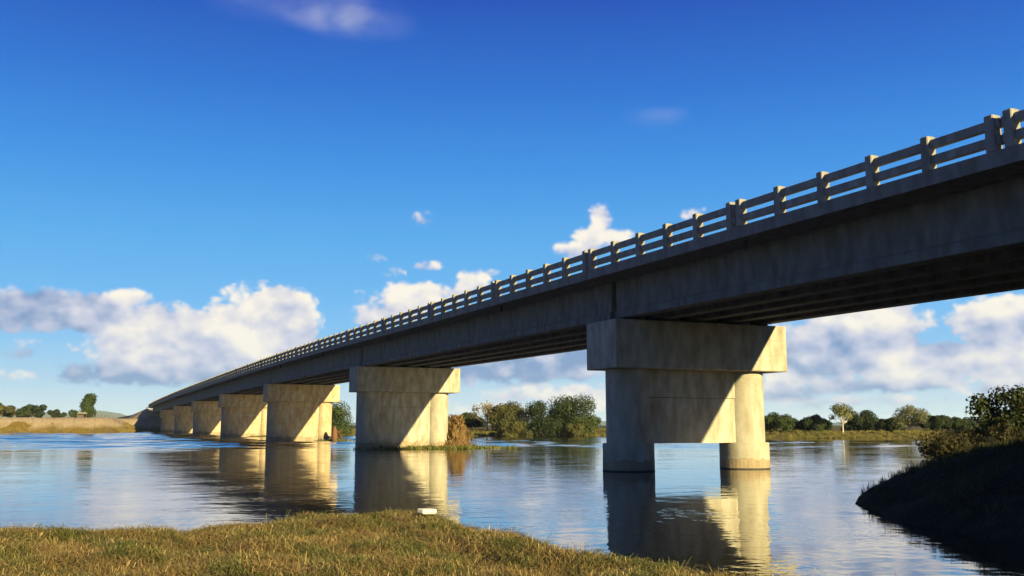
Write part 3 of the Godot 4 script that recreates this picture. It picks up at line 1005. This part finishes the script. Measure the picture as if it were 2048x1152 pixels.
func make_trees() -> void:
	rng.seed = 101
	var far := "trees along the far bank"
	var green := {"light": Color(0.066, 0.096, 0.024), "dark": Color(0.026, 0.042, 0.012)}
	var deep := {"light": Color(0.044, 0.066, 0.02), "dark": Color(0.017, 0.029, 0.011)}
	var olive := {"light": Color(0.13, 0.125, 0.038), "dark": Color(0.05, 0.055, 0.017)}
	var straw := {"light": Color(0.27, 0.21, 0.11), "dark": Color(0.11, 0.085, 0.04)}
	# name, label, v, u, top, width, tones, extra
	var list := [
		["olive_tree", "brownish olive tree at the left edge, on the far left bank", -18.9, 293.7, 7.7, 8.4, olive, {"lobes": 9}],
		["round_tree", "dark dome shaped tree on the far left bank, right of the olive one", -11.7, 297.1, 7.4, 7.4, deep, {"lobes": 9, "bare": 0.03}],
		["low_tree", "low dark bush tree between the dome tree and the tall tree, far left", -5.4, 289.8, 5.7, 4.8, deep, {"bare": 0.02}],
		["columnar_tree", "tall narrow green tree standing alone on the far left bank", 2.0, 286.6, 10.1, 3.9, green, {"bare": 0.0, "column": true, "lobes": 12}],
		["round_tree", "green bush tree seen between the second and third piers", 43.4, 185.0, 5.7, 5.2, green, {"bare": 0.02, "lobes": 9}],
		["low_tree", "second green bush tree between the second and third piers, farther left", 40.6, 197.0, 4.9, 4.5, green, {"bare": 0.02}],
		["low_tree", "low dark tree just right of the debris heap", 66.1, 173.0, 3.9, 5.0, deep, {"bare": 0.02}],
		["bare_tree", "pale brown half bare spreading tree right of the debris heap", 65.9, 163.2, 5.8, 7.0, straw, {"count": 900, "bare": 0.3, "twigs": 10, "bark": Color(0.30, 0.22, 0.16)}],
		["olive_tree", "olive tree with golden right side, beside the half bare tree", 68.3, 160.5, 5.4, 7.0, olive, {"lobes": 9, "bare": 0.02}],
		["dry_tree", "pale dry tree at the right side of the olive tree", 72.0, 161.5, 4.9, 4.0, straw, {"count": 900, "bare": 0.08, "twigs": 6, "bark": Color(0.30, 0.24, 0.16)}],
		["slender_tree", "thin small crowned tree left of the big dark tree", 75.3, 161.3, 6.2, 2.2, deep, {"count": 300, "bare": 0.5, "lobes": 4}],
		["round_tree", "left and lower of the two big dark trees beside the nearest pier", 72.3, 153.8, 5.7, 6.8, deep, {"lobes": 10, "bare": 0.02, "count": 2400}],
		["round_tree", "right and taller of the two big dark trees, touching the nearest pier", 77.6, 152.5, 6.7, 8.6, green, {"lobes": 12, "bare": 0.02, "count": 3200}],
		["shrub", "yellow green shrub at the water's edge under the olive tree", 66.3, 152.6, 2.5, 5.4, olive, {"bare": 0.0, "leaf": 0.3}],
		["shrub", "yellow green shrub at the water's edge under the taller dark tree", 76.4, 149.9, 2.1, 4.8, olive, {"bare": 0.0, "leaf": 0.3}],
		["round_tree", "dark green dome tree directly right of the nearest pier's lit column", 96.4, 123.0, 3.6, 6.6, green, {"lobes": 10, "bare": 0.02, "leaf": 0.28, "count": 2400}],
		["low_tree", "low dark bush between the dome tree and the pale trunked tree", 101.6, 122.7, 2.7, 3.0, deep, {"bare": 0.0, "leaf": 0.26}],
		["round_tree", "green bush tree just left of the pale trunked tree", 102.0, 120.3, 3.5, 3.7, green, {"bare": 0.02, "leaf": 0.26}],
		["pale_trunk_tree", "airy yellow leaved tree with a tall pale bare trunk", 103.4, 116.2, 5.25, 4.5, {"light": Color(0.19, 0.19, 0.055), "dark": Color(0.07, 0.085, 0.025)}, {"count": 1100, "bare": 0.34, "small": 0.8, "trunk": 0.09, "bark": Color(0.38, 0.33, 0.26), "leaf": 0.3, "twigs": 5, "lobes": 13}],
		["round_tree", "near black dome tree right of the pale trunked tree", 108.7, 117.4, 4.1, 6.3, deep, {"lobes": 10, "bare": 0.02, "leaf": 0.28, "count": 2400}],
		["low_tree", "low green bush between the near black tree and the pale flowering tree", 110.6, 114.4, 2.9, 3.0, green, {"bare": 0.0, "leaf": 0.26}],
		["flowering_tree", "tree with a pale dry crown among the far right trees", 113.4, 113.2, 4.8, 6.6, {"light": Color(0.20, 0.20, 0.10), "dark": Color(0.04, 0.06, 0.02)}, {"lobes": 10, "bare": 0.1, "leaf": 0.26, "twigs": 6, "bark": Color(0.4, 0.34, 0.26), "count": 2000}],
		["round_tree", "dark green tree right of the pale crowned tree", 115.6, 110.6, 3.3, 4.0, deep, {"bare": 0.02, "leaf": 0.26}],
		["low_tree", "dark bush behind the top of the shaded right bank", 119.2, 109.3, 3.0, 5.4, green, {"bare": 0.0, "leaf": 0.26}],
		["round_tree", "green tree partly behind the near bank tree at the right edge", 126.0, 106.0, 3.8, 6.0, green, {"bare": 0.02, "leaf": 0.28}],
	]
	for e in list:
		var o := {"count": 3600}
		o.merge(e[6], true)
		o.merge(e[7], true)
		var at := on_ground(e[2], e[3])
		o.count = int(o.count * (1.0 if e[0] in ["bare_tree", "dry_tree", "pale_trunk_tree", "slender_tree"] else 2.3))
		var wide := 1.0 if e[0] in ["columnar_tree", "pale_trunk_tree", "slender_tree"] else 1.25
		if float(e[3]) > 250.0:
			o.leaf = 0.6
			o.count = int(o.count * 0.5)
		tree(e[0], e[1], "tree" if e[0] != "shrub" else "shrub", far, at, e[5] * wide, (e[4] - at.y) * 1.03, o)
	# a line of trees farther back behind the far bank, hiding the horizon
	var spots := []
	for i in 46:
		var v := -340.0 + i * 17.0 + rng.randf_range(-6, 6)
		var u := 420.0 + rng.randf_range(0, 110) if v < 60.0 else rng.randf_range(190.0, 330.0)
		if v > 10.0 and v < 40.0:
			continue
		spots.append([v, u, rng.randf_range(5, 9), rng.randf_range(2.6, 4.6)])
	for i in 15:
		# a close second row right behind the trees of the far right shore
		var t := i / 14.0
		spots.append([lerpf(99.0, 150.0, t) + rng.randf_range(-1.2, 1.2), lerpf(131.0, 109.0, t) + rng.randf_range(-2, 3), rng.randf_range(4.0, 5.5), rng.randf_range(1.7, 2.5)])
	for i in 6:
		var t := i / 5.0
		spots.append([lerpf(64.0, 88.0, t), lerpf(181.0, 166.0, t) + rng.randf_range(-2, 3), rng.randf_range(5.0, 7.0), rng.randf_range(2.2, 3.4)])
	spots.sort_custom(func(p, q): return atan2(p[0], p[1]) < atan2(q[0], q[1]))
	var tens := ["", "", "twenty", "thirty", "forty", "fifty", "sixty", "seventy"]
	var ones := ["first", "second", "third", "fourth", "fifth", "sixth", "seventh", "eighth", "ninth", "tenth", "eleventh", "twelfth", "thirteenth", "fourteenth", "fifteenth", "sixteenth", "seventeenth", "eighteenth", "nineteenth"]
	var tenth := ["", "", "twentieth", "thirtieth", "fortieth", "fiftieth", "sixtieth", "seventieth"]
	for i in spots.size():
		var e: Array = spots[i]
		var k := i + 1
		var nth: String = ones[k - 1] if k < 20 else (tenth[k / 10] if k % 10 == 0 else tens[k / 10] + "-" + ones[k % 10 - 1])
		var o := {"count": 1100, "leaf": 0.8 if e[1] > 185.0 else 0.36, "bare": 0.0}
		if e[1] < 185.0:
			o.count = 2200
		o.merge(deep if rng.randf() < 0.5 else green, true)
		var at := on_ground(e[0], e[1])
		tree("distant_tree", "%s from the left of the small dark trees in the row behind the bank" % nth, "tree", "distant trees behind the bank", at, e[2], e[3], o)
	# the near right bank
	var nb := "bushes on the shaded right bank"
	tree("broadleaf_tree", "dark broad leaved tree on the right bank at the right edge of the photo", "tree", "", on_ground(35.6, 30.0), 4.2, 2.55, {"count": 2600, "leaf": 0.2, "small": 0.62, "lobes": 17, "bare": 0.08, "twigs": 4, "light": Color(0.075, 0.1, 0.03), "dark": Color(0.02, 0.03, 0.012)})
	tree("broadleaf_tree", "lit orange trunked tree behind the dark broad leaved tree", "tree", "", on_ground(43.4, 35.6), 2.6, 2.3, {"count": 700, "leaf": 0.2, "lobes": 7, "bare": 0.5, "trunk": 0.16, "bark": Color(0.42, 0.27, 0.12), "light": Color(0.15, 0.15, 0.04), "dark": Color(0.05, 0.06, 0.02)})
	var bushes := [[26.3, 25.0, 0.9, 1.6, "small dark bush nearest the tip of the right bank"], [29.0, 27.3, 1.0, 1.9, "brown green bush on the crest of the right bank, second from its tip"], [32.0, 29.6, 1.15, 2.4, "wide brown green bush on the crest, left of the broad leaved tree"], [34.8, 31.8, 1.2, 2.2, "dry brown bush behind the crest, under the broad leaved tree"], [30.6, 26.0, 0.8, 1.8, "low dark bush at the right edge, in front of the broad leaved tree"], [38.5, 35.0, 1.3, 2.4, "far olive bush at the bank's top, left of the broad leaved tree"]]
	for b in bushes:
		tree("bank_bush", b[4], "bush", nb, on_ground(b[0], b[1]), b[3], b[2], {"count": 1000, "leaf": 0.11, "lobes": 8, "bare": 0.0, "light": Color(0.085, 0.07, 0.028), "dark": Color(0.03, 0.033, 0.012)})
	# trees on the same bank, to the right of the picture, that shade it
	for b in [[41.0, 11.0, 7.0, 6.5, "large shade tree outside the picture, second from the near abutment"], [45.0, 18.0, 6.2, 6.0, "large shade tree outside the picture, third from the near abutment"], [38.0, 2.0, 8.0, 7.0, "tallest shade tree outside the picture, closest to the near abutment"], [50.0, 24.0, 6.5, 6.5, "large shade tree outside the picture, farthest along the right bank"]]:
		tree("shade_tree", b[4], "tree", "shade trees on the right bank", on_ground(b[0], b[1]), b[3], b[2], {"count": 2600, "leaf": 0.34, "lobes": 12, "bare": 0.1, "light": Color(0.075, 0.1, 0.03), "dark": Color(0.03, 0.045, 0.015)})


# ------------------------------------------------------------------ small things
func make_small() -> void:
	rng.seed = 202
	# debris heap against the second pier
	var hp := thing("debris_heap", "rounded heap of dry brown flood debris beside the second pier", "debris heap", Vector3(29.1, 0, -78.9))
	var core := Shape.new()
	core.col = Color(0.13, 0.075, 0.035)
	var ringp := []
	for k in 6:
		var f := k / 5.0
		var line := []
		for i in 14:
			var a := TAU * i / 14.0
			var r := lerpf(1.3, 0.25, pow(f, 1.25)) * rng.randf_range(0.8, 1.1)
			line.append(Vector3(cos(a) * r, -0.2 + f * 2.55, sin(a) * r * 0.9))
		ringp.append(line)
	for k in 5:
		for i in 14:
			var j := (i + 1) % 14
			core.quad(ringp[k][i], ringp[k][j], ringp[k + 1][j], ringp[k + 1][i], Vector3(cos(TAU * i / 14.0), 0.4, sin(TAU * i / 14.0)))
	part("heap_core", core, mats.thatch, hp)
	var st := Shape.new()
	for i in 900:
		var f := pow(rng.randf(), 1.2)
		var a := rng.randf() * TAU
		var r := lerpf(1.36, 0.28, pow(f, 1.25)) * (0.9 + 0.22 * sin(a * 3.0 + f * 4.0))
		var p := Vector3(cos(a) * r, f * 2.5, sin(a) * r * 0.9)
		var d := (Vector3(-cos(a) * 0.3, 0.75, -sin(a) * 0.3) + rand_dir() * 0.75).normalized()
		st.col = Color(0.40, 0.22, 0.06).lerp(Color(0.10, 0.055, 0.03), sqrt(rng.randf())).lerp(Color(0.42, 0.33, 0.14), pow(rng.randf(), 4.0))
		st.leaf(p, d, Vector3(cos(a), 0.4, sin(a)).normalized(), rng.randf_range(0.25, 0.7), 0.07)
	var sticks := part("debris_sticks", st, mats.thatch, hp)
	sticks.set_meta("kind", "stuff")
	# floating weeds round the feet of the piers
	var wm := clump(20, 0.12, 0.32, 0.03, 0.3, 0.9)
	for set in [[79.0, 27.5, 5.4, 1.9, 260, "green floating weeds caught round the second pier's foot"], [163.0, 28.2, 3.6, 2.0, 160, "thin green weeds at the foot of the fourth pier"], [121.0, 28.6, 2.4, 1.6, 60, "small green plants at the foot of the third pier"]]:
		var spots := []
		for i in set[4]:
			var p := Vector2(rng.randfn() * 0.45, rng.randfn() * 0.45)
			var vv: float = set[1] + p.x * set[2]
			var uu: float = set[0] - 1.6 + p.y * set[3]
			spots.append([Vector3(vv, -0.02, -uu), rng.randf_range(0.6, 1.5), Color(0.10, 0.14, 0.03).lerp(Color(0.25, 0.22, 0.06), rng.randf())])
		scatter("floating_weeds", set[5], wm, spots, null, "weeds")
	# stump beside the third pier
	var sp := thing("tree_stump", "dark brown broken stump in the water right of the third pier", "stump", Vector3(28.1, 0, -118.0))
	var s := Shape.new()
	s.col = Color(0.10, 0.05, 0.03)
	s.tube([Vector3(0, -1, 0), Vector3(-0.05, 0.6, 0), Vector3(-0.1, 1.35, 0.05), Vector3(-0.12, 1.75, 0.1)], [0.42, 0.36, 0.3, 0.12], 9)
	part("trunk", s, mats.bark, sp)
	var tw := Shape.new()
	for i in 160:
		var a := rng.randf() * TAU
		var p := Vector3(0.45 + rng.randfn() * 0.2, rng.randf_range(0.0, 1.2), rng.randfn() * 0.25)
		tw.col = Color(0.09, 0.12, 0.03).lerp(Color(0.28, 0.14, 0.06), rng.randf())
		tw.leaf(p, (Vector3(cos(a), 0.6, sin(a))).normalized(), rand_dir(), 0.4, 0.12)
	part("creeper", tw, mats.leaf, sp)
	# white block lying on the bank
	var fb := thing("foam_block", "small white block lying on the grass at the bank's edge", "block", on_ground(4.95, 14.7) + Vector3(0, 0.2, 0))
	var b := Shape.new()
	b.box(Vector3(0, 0, 0), Vector3(0.27, 0.075, 0.16), 0.02)
	part("slab", b, mats.foam, fb)
	fb.rotation = Vector3(0.05, 0.35, -0.04)
	# hut under the tall tree
	var at := on_ground(0.6, 283.0)
	var hut := thing("small_hut", "small open hut with a pale roof below the tall narrow tree", "hut", at)
	hut.scale = Vector3.ONE * 0.66
	var rf := Shape.new()
	rf.col = Color(0.26, 0.25, 0.18)
	rf.quad(Vector3(-1.9, 1.5, 1.5), Vector3(1.9, 1.5, 1.5), Vector3(1.4, 2.25, 0), Vector3(-1.4, 2.25, 0), Vector3(0, 1, 1))
	rf.quad(Vector3(-1.9, 1.5, -1.5), Vector3(1.9, 1.5, -1.5), Vector3(1.4, 2.25, 0), Vector3(-1.4, 2.25, 0), Vector3(0, 1, -1))
	rf.tri(Vector3(-1.9, 1.5, 1.5), Vector3(-1.9, 1.5, -1.5), Vector3(-1.4, 2.25, 0), Vector3(-1, 1, 0))
	rf.tri(Vector3(1.9, 1.5, 1.5), Vector3(1.9, 1.5, -1.5), Vector3(1.4, 2.25, 0), Vector3(1, 1, 0))
	rf.quad(Vector3(-1.9, 1.46, 1.5), Vector3(1.9, 1.46, 1.5), Vector3(1.9, 1.46, -1.5), Vector3(-1.9, 1.46, -1.5), Vector3(0, -1, 0))
	part("roof", rf, mats.thatch, hut)
	var wl := Shape.new()
	wl.col = Color(0.07, 0.05, 0.04)
	wl.box(Vector3(-0.5, 0.7, -0.3), Vector3(2.4, 1.5, 1.6))
	part("wall", wl, mats.bark, hut)
	for x in [-1.6, 1.6]:
		for z in [-1.2, 1.2]:
			var ps := Shape.new()
			ps.col = Color(0.1, 0.07, 0.05)
			ps.cone(Vector3(x, -0.2, z), Vector3(x, 1.5, z), 0.07, 0.07, 6)
			part("post", ps, mats.bark, hut)
	# fence along the top of the sand bank
	var fence := thing("post_fence", "row of dark fence posts along the top of the sandy bank", "fence")
	var fp := Shape.new()
	fp.col = Color(0.09, 0.07, 0.06)
	fp.cone(Vector3(0, -0.3, 0), Vector3(0, 1.0, 0), 0.12, 0.10, 6)
	var fm := fp.mesh()
	for i in 12:
		var v := 3.4 + i * 0.95
		part("fence_post", fm, mats.bark, fence, on_ground(v, 285.0 + i * 0.5))
	var wire := Shape.new()
	wire.col = Color(0.12, 0.1, 0.08)
	for i in 11:
		wire.tube([on_ground(3.4 + i * 0.95, 285.0 + i * 0.5) + Vector3(0, 0.8, 0), on_ground(3.4 + (i + 1) * 0.95, 285.5 + i * 0.5) + Vector3(0, 0.8, 0)], [0.03, 0.03], 4)
	part("fence_wire", wire, mats.bark, fence)


func _ready() -> void:
	# camera
	var cam := Camera3D.new()
	cam.name = "camera"
	cam.projection = Camera3D.PROJECTION_FRUSTUM
	cam.near = 0.1
	cam.far = 9000.0
	cam.size = 0.1 * 1152.0 / 1977.0
	cam.frustum_offset = Vector2(0.0, -0.1 * 47.4 / 1977.0)
	cam.position = Vector3(0, 1.911, 0)
	cam.rotation = Vector3(0.1612, -0.4083, 0)
	add_child(cam)
	cam.current = true
	# sky
	var env := Environment.new()
	env.background_mode = Environment.BG_SKY
	env.sky = Sky.new()
	env.sky.sky_material = make_sky()
	env.tonemap_mode = Environment.TONE_MAPPER_LINEAR
	env.tonemap_exposure = EXPO
	env.fog_enabled = true
	env.fog_density = 0.00007
	env.fog_light_color = Color(0.80, 0.88, 0.96)
	env.sdfgi_enabled = true
	env.ssao_enabled = true
	env.ssil_enabled = true
	var we := WorldEnvironment.new()
	we.name = "environment"
	we.environment = env
	add_child(we)
	# low evening sun behind the camera's right shoulder: 16 degrees high, 12 degrees off the bridge's axis
	var sun := DirectionalLight3D.new()
	sun.name = "sun"
	var azs := deg_to_rad(11.8)
	var els := deg_to_rad(16.2)
	var to_sun := Vector3(sin(azs) * cos(els), sin(els), cos(azs) * cos(els))
	sun.light_color = Color(1.0, 0.92, 0.67)
	sun.light_energy = 1.6
	sun.light_angular_distance = 0.5
	sun.shadow_enabled = true
	add_child(sun)
	sun.look_at_from_position(to_sun * 50.0, Vector3.ZERO)
	nz.seed = 3
	nz.frequency = 0.02
	nz.fractal_octaves = 3
	make_materials()
	make_ground()
	make_water()
	make_hills()
	make_bridge()
	make_trees()
	make_grass()
	make_small()
